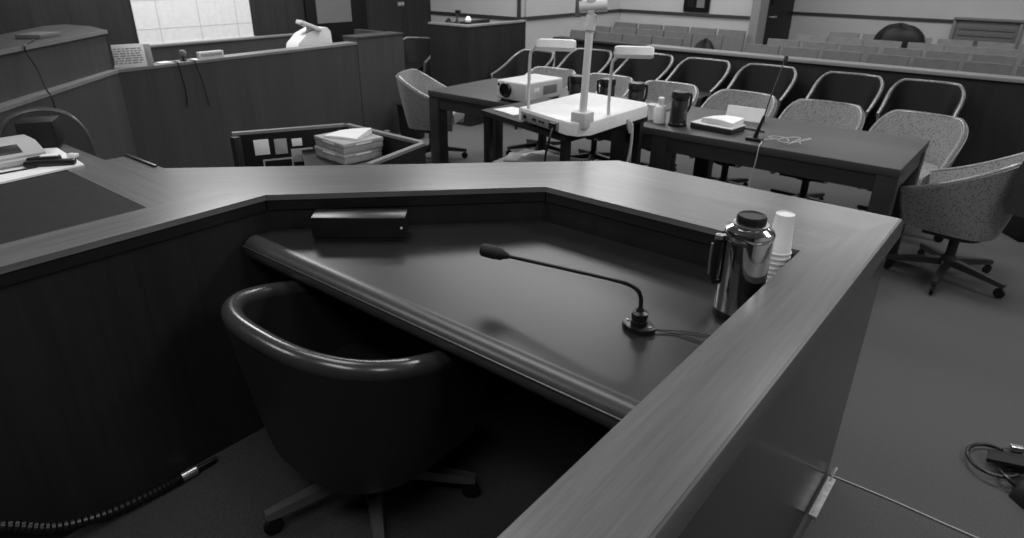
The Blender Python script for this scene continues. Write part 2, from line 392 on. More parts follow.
# ------------------------------------------------------------------ barrel chairs
def sst(a, b, x):
    t = min(1, max(0, (x-a)/(b-a))); return t*t*(3-2*t)
def shell_path(a, b, arm, n=36, pw=2.5):
    P = []
    for i in range(8): P.append((-a+.012*(1-i/8), -arm*(1-i/8)))
    for i in range(n+1):
        th = PI-PI*i/n
        c, s_ = math.cos(th), math.sin(th)
        P.append((a*math.copysign(abs(c)**(2/pw), c), b*abs(s_)**(2/pw)))
    for i in range(8): P.append((a-.012*((i+1)/8), -arm*(i+1)/8))
    return P
def barrel_chair(name, label, cat, loc, rz, o, group=None):
    t = thing(name, label, cat, loc, rz, group)
    a, b, arm = o['a'], o['b'], o['arm']
    P = shell_path(a, b, arm, pw=o.get('pw', 2.5))
    zb, th = o['zb'], o['th']
    def top(x, y):
        if o['swoop']:
            z = o['za']+(o['zt']-o['za'])*min(1, max(0, (y+arm)/(b*.80+arm)))**1.3
            return z
        return o['zt']-.072*min(1.35, max(0, 1-y/b))
    def ring(sc, off, zf):
        out = []
        for (x, y) in P:
            r = math.hypot(x, y) or 1
            f = 1-off/max(a, r)
            z0 = top(x, y); z = zb+(z0-zb)*zf
            k = sc+(1-sc)*zf**.85
            yy = y*k if y > 0 else y*(.75+.25*k)
            out.append((x*f*k, yy*(f if y > 0 else 1), z))
        return out
    sc = o['taper']
    rows = [ring(sc, 0, f) for f in (0, .12, .3, .5, .7, .85, .95, 1)] + [ring(sc, th, f) for f in (1, .9, .7, .45, .2, 0)]
    MB().grid(rows, close=True).build('shell', M[o['shell']], t)
    edge = [((p[0]+q[0])/2, (p[1]+q[1])/2, (p[2]+q[2])/2+.002) for p, q in zip(ring(sc, 0, 1), ring(sc, th, 1))]
    f0, f1 = edge[0], edge[-1]
    if o['swoop']:
        dn = [(x*.9, y*.93, z) for (x, y, z) in ((f0[0], f0[1], .40), (f0[0], f0[1], f0[2]-.06))]
        dn2 = [(x*.9, y*.93, z) for (x, y, z) in ((f1[0], f1[1], f1[2]-.06), (f1[0], f1[1], .40))]
        edge = [(f0[0]*.86, f0[1]*.86, .36), (f0[0]*.94, f0[1]*.95, (.36+f0[2])/2)]+edge+[(f1[0]*.94, f1[1]*.95, (.36+f1[2])/2), (f1[0]*.86, f1[1]*.86, .36)]
    MB().tube(edge, o['rr'], 12).build('rim', M[o['rim']], t)
    # seat cushion and pan
    ks = o.get('ks', .84)
    sp = [(x*ks*.90, (y*ks*.88 if y > 0 else y*.98)) for (x, y) in P]
    zs = o['zs']
    mb = MB(); mb.prism(sp, zs-.10, zs, .03); mb.build('seat', M[o['seat']], t)
    sp2 = [(x*.58, y*.52) for (x, y) in P]
    mb = MB(); mb.prism(sp2, zb-.03, zs-.101); mb.build('seat_pan', M['chairleg'], t)
    mb = MB().lathe([(.05, .09), (.052, .12), (.026, .15), (.026, zb-.07), (.08, zb-.055), (.08, zb-.0305)], seg=18); mb.build('column', M['chairleg'], t)
    RL = o['rl']
    for k in range(5):
        an = o['ph']+2*PI*k/5
        Mr = Matrix.Rotation(an, 4, 'Z')
        mb = MB()
        sec = [(.03, .026, .128, .088), (.15, .022, .112, .080), (RL-.02, .017, .092, .066), (RL+.012, .015, .086, .066)]
        rows = [[(x, -w, zl), (x, w, zl), (x, w*.8, zt), (x, -w*.8, zt)] for (x, w, zt, zl) in sec]
        vs = [[mb.bm.verts.new(p) for p in r_] for r_ in rows]
        for i in range(3):
            for j in range(4): mb.bm.faces.new((vs[i][j], vs[i][(j+1) % 4], vs[i+1][(j+1) % 4], vs[i+1][j]))
        mb.bm.faces.new(vs[0]); mb.bm.faces.new(vs[-1][::-1])
        bmesh.ops.transform(mb.bm, matrix=Mr, verts=mb.bm.verts)
        lg = mb.build('leg', M[o.get('leg', 'chairleg')], t)
        mb = MB()
        for sy in (-1, 1):
            mb.lathe([(.010, 0), (.026, .001), (.029, .005), (.029, .012), (.026, .016), (.010, .017)], seg=16, M=Mr @ T(RL-.004, sy*.009+(.0085 if sy > 0 else .0085)-.0085, .0295, 0, PI/2*sy))
        mb.lathe([(.006, .03), (.006, .066)], seg=8, M=Mr @ T(RL, 0, 0))
        mb.build('caster', M['dark'], lg)
    return t
LIGHT = dict(a=.278, b=.27, arm=.265, zb=.315, zt=.757, za=.535, th=.04, taper=.70, pw=2.8, ks=.70, swoop=True, shell='fab', rim='trim', seat='fab', rr=.0135, zs=.47, rl=.30, ph=R(5))
DARK = dict(LIGHT, a=.29, shell='vinyl', seat='vinyl')
FRONT = dict(a=.335, b=.305, arm=.20, zb=.255, zt=.685, za=.62, tip=.0, th=.05, taper=.80, swoop=False, shell='leather', rim='rim', seat='leather', rr=.027, zs=.38, rl=.31, ph=R(72), leg='legmetal', pw=2.6)

fc = barrel_chair('desk_chair', 'black leather barrel desk chair with rolled rim tucked under the clerk desk', 'chair', (-1.325, .975, PF), R(180), FRONT)

lc = barrel_chair('swivel_armchair', 'x', 'chair', (-3.50, 4.88, 0), 0, LIGHT, 'pale swivel armchairs at the tables')
lx = [(-3.60, 4.91, 'pale upholstered armchair behind the table, straight behind the projector'),
      (-3.02, 4.91, 'pale upholstered armchair behind the table, behind the document camera post'),
      (-2.435, 4.91, 'pale upholstered armchair behind the table, behind the dark flask nearest the white cups'),
      (-1.82, 4.90, 'pale upholstered armchair behind the table, behind the folded white card'),
      (-1.222, 4.91, 'pale upholstered armchair behind the right table, second from its right end'),
      (-.63, 4.92, 'pale upholstered armchair behind the right end of the table')]
for i, (x, y, lab) in enumerate(lx):
    rz = R([2, -3, 2, -2, 1, -6][i])
    if i == 0: lc.location = (x, y, 0); lc.rotation_euler = (0, 0, rz); lc['label'] = lab
    else: dup(lc, (x, y, 0), rz, lab)
dup(lc, (-.215, 4.31, 0), R(-98), 'pale specked armchair turned sideways at the right end of the table, fully seen')
dup(lc, (-4.26, 4.15, 0), R(118), 'pale upholstered armchair at the left end of the tables, near the bin')

dc = barrel_chair('jury_armchair', 'x', 'chair', (-3.45, 6.5, 0), 0, DARK, 'dark armchairs along the bar')
dx = [(-.835, 6.50, 0, 'dark armchair against the bar, rightmost of the row'),
      (-1.445, 6.50, 0, 'dark armchair against the bar, second from the right'),
      (-2.19, 6.52, 2, 'dark armchair against the bar, third from the right, behind the tall thin microphone'),
      (-2.84, 6.52, 0, 'dark armchair against the bar, fourth from the right'),
      (-3.47, 6.54, -2, 'dark armchair against the bar, just right of the right lamp head'),
      (-4.13, 6.40, 3, 'dark armchair against the bar, between the two lamp heads'),
      (-4.54, 5.88, -4, 'dark armchair beside the wooden witness stand, left of the left lamp head')]
for i, (x, y, rz, lab) in enumerate(dx):
    if i == 0: dc.location = (x, y, 0); dc.rotation_euler = (0, 0, R(rz)); dc['label'] = lab
    else: dup(dc, (x, y, 0), R(rz), lab)
dup(dc, (-6.35, 5.95, 0), R(20), 'dark armchair in the shade between the judge bench and the witness stand')
hb = thing('high_back_chair', 'dark high backed chair behind the black cube, only its arched rim showing', 'chair', (-3.68, 1.03, 0), R(74))
arch = [(-.175, .50), (-.185, .74), (-.17, .87), (-.12, .955), (-.045, .99), (.045, .99), (.12, .955), (.17, .87), (.185, .74), (.175, .50)]
MB().prism([(x_, z_) for (x_, z_) in arch], -.02, .02, M=Matrix.Rotation(PI/2, 4, 'X')).build('backrest', M['bench'], hb)
MB().tube([(x_, -.002, z_+.003) for (x_, z_) in arch], .013, 10, smooth_n=4).build('rim', M['trimd'], hb)
MB().box(-.22, .22, -.36, -.03, .40, .50, .03).build('seat', M['vinyl'], hb)
MB().lathe([(.05, .08), (.05, .12), (.026, .15), (.026, .399)], c=(0, -.19, 0), seg=16).build('column', M['chairleg'], hb)
for k in range(5):
    an = 2*PI*k/5+.4
    MB().box(.02, .24, -.018, .018, .062, .10, .006, M=T(0, -.19, 0, an)).build('leg', M['chairleg'], hb)
    MB().lathe([(.012, -.012), (.028, -.010), (.028, .010), (.012, .012)], seg=14, M=T(.23*math.cos(an), -.19+.23*math.sin(an), .031, an, PI/2)).build('caster', M['dark'], hb)

# ------------------------------------------------------------------ bar (long low wall) and gallery seats
br = thing('courtroom_bar', 'long dark panelled bar wall with pale cap behind the dark armchairs', 'barrier', (-2.0, 6.9, 0))
MB().box(-4.85, 2.5, 6.86, 6.96, 0, .805).build('panel', M['bar'], br, True)
MB().box(-3.62, 2.52, 6.83, 6.99, .805, .838, .006).build('cap', M['barcap'], br, True)
MB().box(-4.87, -3.622, 6.83, 6.99, .805, .836, .006).build('cap', M['bar'], br, True)
MB().box(-.02, .06, 6.845, 6.86, 0, .80).build('stile', M['mould'], br, True)

def gal_seat(mat):
    t = thing('gallery_seat', 'x', 'seat', (0, 0, 0), 0)
    mb = MB()
    rows = []
    for k in range(5):
        z = .42+.43*k/4; y = -.02+.09*(k/4)**1.3
        rows.append([(x, y+.012*math.cos(x/.19*1.4), z) for x in (-.185, -.1, 0, .1, .185)])
    back = [[(x, y+.03, z) for (x, y, z) in r] for r in rows]
    mb.grid(rows+back[::-1], close=True)
    mb.build('backrest', mat, t)
    MB().box(-.185, .185, -.42, -.03, .39, .43, .012).build('seat', mat, t)
    for s in (-1, 1):
        MB().box(s*.19-.012, s*.19+.012, -.30, -.05, .0, .385, .004).build('leg', M['chairleg'], t)
    return t
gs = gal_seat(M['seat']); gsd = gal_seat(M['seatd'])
first = {0: True, 1: True}
def put(kind, x, y, dz, lab):
    src = gs if kind == 0 else gsd
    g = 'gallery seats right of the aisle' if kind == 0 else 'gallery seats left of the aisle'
    if first[kind]:
        first[kind] = False; src.location = (x, y, dz); src['label'] = lab; src['group'] = g
    else: dup(src, (x, y, dz), 0, lab, g)
ordn = ['first', 'second', 'third', 'fourth', 'fifth', 'sixth', 'seventh', 'eighth']
rowsR = [(7.6, -2.645, 7), (8.35, -2.66, 7), (9.1, -2.56, 6), (9.85, -2.37, 6)]
for r, (y, x0, n) in enumerate(rowsR):
    for k in range(n):
        put(0, x0+.415*k+(.02 if k > 2 else 0), y, 0, 'pale gallery seat right of the aisle, %s row behind the bar, %s from the aisle' % (ordn[r], ordn[k]))
rowsL = [(9.08, -3.59, 5, .03), (8.3, -3.57, 5, .03), (7.55, -3.75, 4, .0)]
for r, (y, x0, n, dz) in enumerate(rowsL):
    for k in range(n):
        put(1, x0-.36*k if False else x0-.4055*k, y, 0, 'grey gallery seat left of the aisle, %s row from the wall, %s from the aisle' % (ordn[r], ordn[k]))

# coats on the seats
def heap(name, cx, cy, cz, sx, sy, sz, label, seed, mat='vinyl', cat='coat'):
    random.seed(seed)
    mb = MB(); n, m = 22, 10; rows = []
    ph = [random.uniform(0, 6.28) for _ in range(4)]
    for j in range(m+1):
        v = j/m; r_ = max(.04, (1-v**2.6)**.55)
        row = []
        for i in range(n+1):
            a = 2*PI*(i % n)/n
            k = 1+.13*math.sin(3*a+ph[0])+.08*math.sin(5*a+ph[1]+3*v)
            row.append((cx+sx*r_*k*math.cos(a), cy+sy*r_*k*math.sin(a), cz+sz*v*(1+.08*math.sin(4*a+ph[2]))))
        rows.append(row)
    vs = [[mb.bm.verts.new(p) for p in r_[:-1]] for r_ in rows]
    for j in range(m):
        for i in range(n): mb.bm.faces.new((vs[j][i], vs[j][(i+1) % n], vs[j+1][(i+1) % n], vs[j+1][i]))
    mb.bm.faces.new(vs[0][::-1]); mb.bm.faces.new(vs[-1])
    return single(name, mb, M[mat], label, cat)
heap('folded_coat', -1.73, 9.93, .72, .30, .20, .27, 'black coat heaped over a seat back before the back wall', 3)
heap('folded_coat', -3.47, 8.07, .44, .17, .13, .37, 'black coat lying on the gallery seat by the aisle, left of the door', 5)
heap('folded_coat', -.12, 7.68, .62, .16, .2, .24, 'black coat on the gallery seat at the right edge', 6)

# ------------------------------------------------------------------ tables
def table(label, x0, x1, y0, y1, legx0, legx1):
    t = thing('counsel_table', label, 'table', ((x0+x1)/2, (y0+y1)/2, 0), 0, 'counsel tables')
    MB().box(x0, x1, y0, y1, .705, .75, .004).build('tabletop', M['tabletop'], t, True)
    mb = MB()
    mb.box(x0+.01, x1-.01, y0+.01, y0+.04, .62, .7045); mb.box(x0+.01, x1-.01, y1-.04, y1-.01, .62, .7045)
    mb.box(x0+.01, x0+.04, y0+.04, y1-.04, .62, .7045); mb.box(x1-.04, x1-.01, y0+.04, y1-.04, .62, .7045)
    mb.build('apron', M['table'], t, True)
    for (lx0) in (x0+legx0, x1-legx1-.10):
        for ly in (y0+.003, y1-.103):
            MB().box(lx0, lx0+.10, ly, ly+.10, 0, .704, .004).build('leg', M['table'], t, True)
    return t
table('long dark wooden table on the left carrying the projector', -3.75, -2.01, 3.63, 4.42, .003, .003)
table('long dark wooden table on the right carrying flasks and a thin microphone', -1.99, -.48, 3.63, 4.42, .16, .003)

def paper_stack(x, y, z, w, l, h, rz, label, name='paper_stack', mat='paper', curl=.02):
    mb = MB(); rows = []
    for j in range(7):
        v = j/6-.5
        rows.append([(u*w, v*l, h*(.7+.3*math.cos(u*3))+curl*(u+.3)*(v+.5)) for u in (-.5, -.25, 0, .25, .5)])
    low = [[(p[0], p[1], .0006) for p in r_] for r_ in rows]
    mb.grid(rows+low[::-1], close=True)
    bmesh.ops.transform(mb.bm, matrix=T(x, y, z, rz), verts=mb.bm.verts)
    return single(name, mb, M[mat], label, 'paper')
# ------------------------------------------------------------------ things on the tables
ZT = .75
pj = thing('video_projector', 'pale video projector with round dark lens on the left table', 'projector', (-2.945, 3.87, ZT), R(-4))
MB().box(-.14, .14, -.205, .205, .015, .145, .014, seg=3).build('case', M['offwhite'], pj)
mb = MB()
for (sx, sy) in ((-1, -1), (1, -1), (-1, 1), (1, 1)): mb.lathe([(.014, .0005), (.014, .016)], c=(sx*.11, sy*.17, 0), seg=10)
mb.build('feet', M['dark'], pj)
MB().lathe([(.052, 0), (.052, .012), (.046, .022), (.040, .022), (.036, .010), (.002, .008)], seg=28, M=T(-.045, -.204, .085, 0, PI/2)).build('lens', M['black'], pj)
MB().lathe([(.002, 0), (.010, 0.0005), (.010, .003), (.002, .0035)], seg=12, M=T(-.115, -.2045, .115, 0, PI/2)).build('sensor', M['black'], pj)
MB().box(.1402, .142, -.02, .13, .05, .11, .001).build('side_vent', M['seat'], pj)
MB().box(.1402, .142, -.12, -.06, .075, .105, .001).build('badge', M['paper'], pj)

def flask(name, x, y, s, label, rz=0):
    t = thing(name, label, 'flask', (x, y, ZT), rz, 'dark vacuum flasks')
    MB().lathe([(.048*s, .0006), (.052*s, .005), (.053*s, .02), (.051*s, .15*s), (.048*s, .165*s)], seg=28).build('body', M['thermos'], t)
    MB().lathe([(.049*s, .1655*s), (.055*s, .17*s), (.055*s, .195*s), (.050*s, .212*s), (.020*s, .216*s)], seg=28).build('lid', M['black'], t)
    MB().tube([(.052*s, 0, .19*s), (.064*s, 0, .195*s), (.068*s, 0, .17*s), (.065*s, 0, .12*s), (.050*s, 0, .085*s)], .008*s, 10, smooth_n=5).build('handle', M['black'], t)
    MB().lathe([(.0535, .0008), (.055, .004), (.055, .018), (.0535, .020)], seg=24).build('foot_ring', M['black'], t)
    return t
flask('vacuum_flask', -1.745, 3.79, .97, 'dark vacuum flask in full view right of the white bottle', R(40))
flask('vacuum_flask', -2.10, 3.89, .97, 'dark vacuum flask showing just right of the right lamp arm', R(30))
flask('vacuum_flask', -2.325, 3.905, .97, 'dark vacuum flask half hidden behind the right lamp arm', R(200))
flask('vacuum_flask', -2.55, 3.87, .97, 'dark vacuum flask just left of the document camera post', R(180))
def bottle(x, y, label, s=1.0):
    t = thing('white_bottle', label, 'bottle', (x, y, ZT), 0, 'white bottles on the tables')
    MB().lathe([(.034*s, .0006), (.037*s, .004), (.036*s, .095*s), (.030*s, .105*s), (.019*s, .112*s)], seg=24).build('body', M['cup'], t)
    MB().lathe([(.018*s, .1125*s), (.019*s, .15*s), (.014*s, .157*s), (.002*s, .158*s)], seg=20).build('cap', M['white'], t)
    return t
bottle(-1.865, 3.785, 'white bottle with narrow cap on the table, left of the dark flask')
bottle(-2.43, 3.98, 'white bottle on the table between document camera post and lamp arm', .9)
c = single('drinking_cup', MB().lathe([(.030, .0006), (.036, .08), (.042, .095), (.040, .096), (.034, .08), (.003, .05)], c=(-1.945, 3.85, ZT), seg=24), M['cup'], 'white cup left of the white bottle, by the document camera edge', 'cup')
nt_ = thing('document_tray', 'flat dark tray holding a heap of white paper on the right table', 'tray', (-1.52, 3.86, ZT), R(-6))
MB().box(-.135, .135, -.085, .085, .0006, .03, .004).build('tray', M['table'], nt_)
MB().box(-.137, .137, -.087, .087, .0302, .036, .002).build('rim', M['offwhite'], nt_)
paper_stack(-1.50, 3.875, ZT+.0365, .21, .12, .032, R(-10), 'crumpled white papers heaped in the dark tray on the right table')
# folded white card standing
mb = MB()
mb.prism([(-.12, 0), (.12, 0), (.12, .004), (-.12, .004)], .0008, .085, M=T(-1.49, 4.20, ZT, R(2), R(-18)))
mb.prism([(-.12, 0), (.12, 0), (.12, .004), (-.12, .004)], .0008, .085, M=T(-1.49, 4.252, ZT, R(2), R(18)))
single('folded_card', mb, M['paper'], 'folded white card standing on the right table behind the thin microphone', 'card')
# tall thin microphone
tm = thing('table_microphone', 'tall thin black microphone on the right table, leaning right', 'microphone', (-1.245, 3.735, ZT))
MB().box(-.045, .045, -.03, .03, .0006, .018, .005).build('base', M['black'], tm)
MB().tube([(0, 0, .016), (.012, .005, .07), (.028, .012, .14)], [.013, .011, .007], 10).build('stand', M['black'], tm)
MB().tube([(.028, .012, .14), (.036, .04, .24), (.045, .08, .335), (.052, .12, .425)], .0036, 8, smooth_n=5).build('stem', M['black'], tm)
MB().tube([(.051, .117, .42), (.054, .132, .446)], [.011, .012], 12).build('head', M['black'], tm)
pts = []
for k in range(40):
    a = k*.62
    pts.append((.07+.0052*k+.03*math.sin(a), .02+.001*k+.05*math.cos(a*.9), .006+.03*abs(math.sin(a*.37))))
MB().tube([(.04, .01, .008)]+pts, .0024, 6, smooth_n=3).build('cable', M['cord'], tm)
MB().tube([(.045, -.01, .006), (.06, -.06, .006), (.068, -.113, .0), (.067, -.118, -.06), (.055, -.12, -.2), (.05, -.13, -.35)], .003, 6, smooth_n=5).build('cable', M['cord'], tm)
single('pen', MB().tube([(-1.40, 3.98, ZT+.0055), (-1.27, 3.96, ZT+.0055)], .005, 8), M['black'], 'black pen lying on the right table beside the folded card', 'pen')

# ------------------------------------------------------------------ cart, document camera
ZC = .845
ct = thing('equipment_cart', 'black metal cart standing in front of the tables under the document camera', 'cart', (-2.25, 3.12, 0))
MB().prism([(-2.64, 2.99), (-1.87, 2.77), (-1.80, 3.50), (-2.60, 3.57)], ZC-.03, ZC).build('top_shelf', M['blackm'], ct, True)
MB().prism([(-2.62, 3.0), (-1.89, 2.79), (-1.82, 3.48), (-2.58, 3.55)], .475, .50).build('lower_shelf', M['blackm'], ct, True)
for (x, y) in ((-2.605, 3.015), (-1.90, 2.812), (-1.835, 3.465), (-2.575, 3.53)):
    if True:
        MB().box(x-.021, x+.021, y-.021, y+.021, .05, ZC-.0305, .003).build('leg', M['black'], ct, True)
        MB().lathe([(.010, 0), (.024, .002), (.024, .020), (.010, .022)], seg=14, M=T(x-.011, y, .025, 0, 0, PI/2)).build('caster', M['dark'], ct, True)
for (x0, x1, y0, y1, z0, z1, rz, lab, m_) in ((-2.55, -2.12, 2.98, 3.36, .501, .555, 5, 'grey equipment case lying on the lower shelf of the cart', 'grey'),
                                     (-2.08, -1.92, 2.88, 3.2, .501, .535, -8, 'white folder on the lower shelf of the cart', 'paper')):
    cx, cy = (x0+x1)/2, (y0+y1)/2
    mb = MB().box(x0-cx, x1-cx, y0-cy, y1-cy, 0, z1-z0, .006, M=T(cx, cy, z0, R(rz)))
    single('equipment_case' if m_ == 'grey' else 'folder', mb, M[m_], lab, 'case' if m_ == 'grey' else 'folder')
for k, (x, y, rz) in enumerate(((-2.40, 3.14, 25), (-2.30, 3.19, -15), (-2.25, 3.10, 8))):
    mb = MB().box(-.13, .13, -.09, .09, 0, .012, .002, M=T(x, y, .5555+.0125*k, R(rz)))
    single('magazine', mb, M[['greypaper', 'paper', 'greypaper'][k]], ['grey booklet at the bottom of the pile on the cart shelf', 'white booklet in the middle of the pile on the cart shelf', 'grey booklet on top of the pile on the cart shelf'][k], 'booklet', 'booklets on the cart shelf')

dv = thing('document_camera', 'big white document camera with upright post and two lamp arms on the cart', 'document camera', (-2.05, 3.12, ZC))
mb = MB()
mb.prism([(-2.27, 2.885), (-1.86, 2.755), (-1.80, 2.765), (-1.765, 2.83), (-1.765, 3.42), (-1.80, 3.48), (-2.27, 3.54)], ZC+.014, ZC+.082, .012)
mb.build('base', M['white'], dv, True)
MB().box(-2.20, -1.86, 2.90, 3.44, ZC+.0006, ZC+.012).build('foot', M['dark'], dv, True)
MRP = T(-2.265, 2.879, 0, math.atan2(-.130, .41))
MB().box(.03, .36, -.006, .004, ZC+.020, ZC+.066, .002, M=MRP).build('rear_panel', M['grey'], dv, True)
mb = MB()
for (x, r_) in ((.07, .010), (.15, .006), (.165, .006), (.21, .006), (.24, .006)):
    mb.lathe([(.002, 0), (r_, .0005), (r_, .008), (.002, .0085)], seg=12, M=MRP @ T(x, -.006, ZC+.045, 0, PI/2))
mb.build('sockets', M['black'], dv, True)
mb = MB().box(.30, .35, -.02, -.0065, ZC+.024, ZC+.060, .003, M=MRP); mb.build('power_inlet', M['black'], dv, True)
MB().box(-1.855, -1.768, 2.775, 2.862, ZC+.05, ZC+.13, .008).build('post_socket', M['offwhite'], dv, True)
pb = (-1.808, 2.815)
MB().tube([(pb[0], pb[1], ZC+.12), (pb[0]+.006, pb[1]+.011, ZC+.53)], .019, 16).build('post', M['white'], dv, True)
MB().tube([(pb[0]+.006, pb[1]+.008, ZC+.515), (pb[0]+.012, pb[1]+.012, ZC+.585)], .026, 16).build('post_sleeve', M['white'], dv, True)
hd_ = MB()
hd_.box(-.022, .022, -.022, .022, ZC+.585, ZC+.75, .012, M=T(pb[0]+.008, pb[1]+.01, 0, R(35)), seg=3)
hd_.build('camera_head', M['white'], dv, True)
MB().tube([(pb[0]-.04, pb[1]-.02, ZC+.615), (pb[0]+.07, pb[1]+.05, ZC+.625)], .027, 16).build('focus_drum', M['white'], dv, True)
MB().box(-.014, .014, -.004, .004, ZC+.57, ZC+.75, .002, M=T(pb[0]-.045, pb[1]-.02, 0, R(35))).build('side_plate', M['seat'], dv, True)
def lamp(ax, ay, top, hx, hy, hz_, dx_, dy_, nm):
    MB().tube([(ax, ay, ZC+.07), (ax-.005, ay+.0, ZC+.10), (ax-.012, ay+.01, ZC+.2), (ax-.008, ay+.012, top-.03), (ax+.012, ay+.016, top), (hx, hy, hz_)], .0085, 10, smooth_n=6).build('lamp_arm', M['offwhite'], dv, True)
    d_ = Vector((dx_, dy_, 0)); L_ = d_.length; an = math.atan2(dy_, dx_)
    mb = MB(); sec = [(-.036, -.027), (.036, -.027), (.042, -.008), (.026, .027), (-.026, .027), (-.042, -.008)]
    rows = [[(x, s_[0], s_[1]) for s_ in sec+[sec[0]]] for x in (0, .015, L_-.015, L_)]
    rows[0] = [(p[0], p[1]*.8, p[2]*.8) for p in rows[0]]; rows[-1] = [(p[0], p[1]*.8, p[2]*.8) for p in rows[-1]]
    vs = [[mb.bm.verts.new(p) for p in r_[:-1]] for r_ in rows]
    for i in range(3):
        for k in range(6): mb.bm.faces.new((vs[i][k], vs[i][(k+1) % 6], vs[i+1][(k+1) % 6], vs[i+1][k]))
    mb.bm.faces.new(vs[0]); mb.bm.faces.new(vs[-1][::-1])
    bmesh.ops.transform(mb.bm, matrix=T(hx, hy, hz_, an), verts=mb.bm.verts)
    mb.build('lamp_head', M['white'], dv, True)
lamp(-2.20, 2.885, 1.235, -2.165, 2.90, 1.262, .18, .085, 'l')
lamp(-1.79, 3.04, 1.215, -1.79, 3.05, 1.243, .165, .105, 'r')
MB().tube([(-1.95, 2.765, ZC+.04), (-1.95, 2.73, ZC-.03), (-1.98, 2.745, .66), (-1.88, 2.73, .45)], .006, 8, smooth_n=6).build('power_cable', M['black'], dv, True)
MB().tube([(-1.76, 3.20, ZC+.03), (-1.735, 3.20, ZC), (-1.73, 3.19, .7), (-1.76, 3.16, .5), (-1.775, 3.15, .3)], .008, 8, smooth_n=6).build('signal_cable', M['cord'], dv, True)
MB().tube([(-1.765, 3.20, ZC+.035), (-1.738, 3.20, ZC-.035)], .014, 10).build('plug', M['cord'], dv, True)

paper_stack(-2.47, 3.08, ZC+.0006, .20, .14, .006, R(-15), 'loose white sheets on the left end of the cart top', curl=.004)
# ------------------------------------------------------------------ lectern with notes and boxes
lt = thing('open_lectern', 'low dark open lectern with a pale edge and notes pinned inside', 'lectern', (-2.8, 2.1, 0))
P1, P2, P3, P4 = (-3.379, 1.805), (-3.103, 2.341), (-2.479, 2.336), (-2.386, 1.897)
ZP = .80
for a, b in ((P1, P2), (P2, P3), (P3, P4)):
    mb = MB(); strip(mb, a, b, 0, .025, 0, ZP-.015); mb.build('wall_panel', M['mould'], lt, True)
    mb = MB(); strip(mb, a, b, -.002, .03, ZP-.0148, ZP); mb.build('edge_trim', M['bench_top'], lt, True)
MB().prism([(-3.2, 2.10), (-3.09, 2.325), (-2.49, 2.32), (-2.42, 1.98), (-2.72, 1.80)], .665, .68).build('shelf', M['mould'], lt, True)
MB().box(P4[0]-.02, P4[0]+.03, P4[1]-.05, P4[1]+.01, 0, ZP-.002, .003).build('post', M['panel'], lt, True)
MB().box(P1[0]+.005, P1[0]+.05, P1[1]-.02, P1[1]+.02, 0, ZP-.0155, .003).build('post', M['panel'], lt, True)
# notes on the inner face of the long wall panel
pa, pb2 = Vector(P1), Vector(P2); ux = (pb2-pa).normalized(); nn = Vector((ux.y, -ux.x)); an = math.atan2(ux.y, ux.x)
def note(u, z, w, h, lab, mat, thick=.003, off=.0015):
    p = pa+ux*u+nn*(off)
    mb = MB().box(0, w, -thick, 0, z-h, z, .0006, M=T(p.x, p.y, 0, an))
    return single('pinned_note', mb, M[mat], lab, 'note', 'notes inside the lectern')
note(.10, .752, .078, .085, 'white note pinned in the lectern, leftmost and largest', 'paper')
note(.207, .748, .066, .085, 'grey note pinned in the lectern, second from the left', 'greypaper')
note(.30, .742, .055, .042, 'small white note pinned in the lectern, nearest the shelf', 'paper')
note(.29, .685, .12, .075, 'wide grey note pinned in the lectern, below the small white one', 'greypaper')
fr = note(.135, .640, .16, .09, 'dark framed card low in the lectern, under the white notes', 'black')
mb = MB()
p = pa+ux*.135+nn*.005
for (x0, x1, z0, z1) in ((0, .16, .632, .640), (0, .008, .55, .632), (.152, .16, .55, .632)):
    mb.box(x0, x1, -.004, 0, z0, z1, M=T(p.x, p.y, 0, an))
mb.build('frame', M['greypaper'], fr, True)
def flat_box(cx, cy, z, w, l, h, rz, label):
    t = thing('flat_box', label, 'box', (cx, cy, z), rz, 'flat boxes on the lectern')
    MB().box(-w/2, w/2, -l/2, l/2, .0005, h*.62, .002).build('tray', M['board'], t)
    MB().box(-w/2-.003, w/2+.003, -l/2-.003, l/2+.003, h*.625, h, .003).build('lid', M['greypaper'], t)
    mb = MB()
    mb.box(-w*.2, w*.2, -l/2-.0042, -l/2-.003, h*.7, h*.85); mb.box(w/2+.003, w/2+.0042, -l*.2, l*.2, h*.7, h*.85)
    mb.build('label_strip', M['paper'], t)
    return t
flat_box(-2.895, 2.19, .6806, .27, .24, .055, R(-3), 'flat cardboard box on the lectern shelf, lower of two')
flat_box(-2.89, 2.195, .7362, .275, .245, .055, R(-5), 'flat cardboard box on the lectern shelf, upper of two')
paper_stack(-2.90, 2.20, .7918, .20, .16, .012, R(20), 'rumpled white sheets on top of the upper flat box', curl=.03)
paper_stack(-2.60, 2.06, .6806, .10, .16, .01, R(12), 'loose white sheets on the shelf beside the flat boxes', curl=.01)

# ------------------------------------------------------------------ judge's bench
jb = thing('judge_bench', 'long dark wooden judge bench across the left background', 'bench', (-5.5, 2.8, 0))
XB, ZB = -5.2, .945
A0, A1, A2 = (-3.80, .63), (-5.08, 1.965), (XB-.06, 4.19)
A3 = (XB-.06, 4.78)
mb = MB(); strip(mb, A0, A1, .0, .03, 0, ZB-.02); mb.build('front_panel', M['bench'], jb, True)
mb = MB(); strip(mb, A1, A2, .0, .03, 0, ZB-.02); mb.build('front_panel', M['bench'], jb, True)
mb = MB(); strip(mb, A0, A1, -.006, .10, ZB-.02, ZB); mb.build('ledge', M['bench_top'], jb, True)
mb = MB(); strip(mb, A1, A2, -.006, .14, ZB-.02, ZB); mb.build('ledge', M['bench_top'], jb, True)
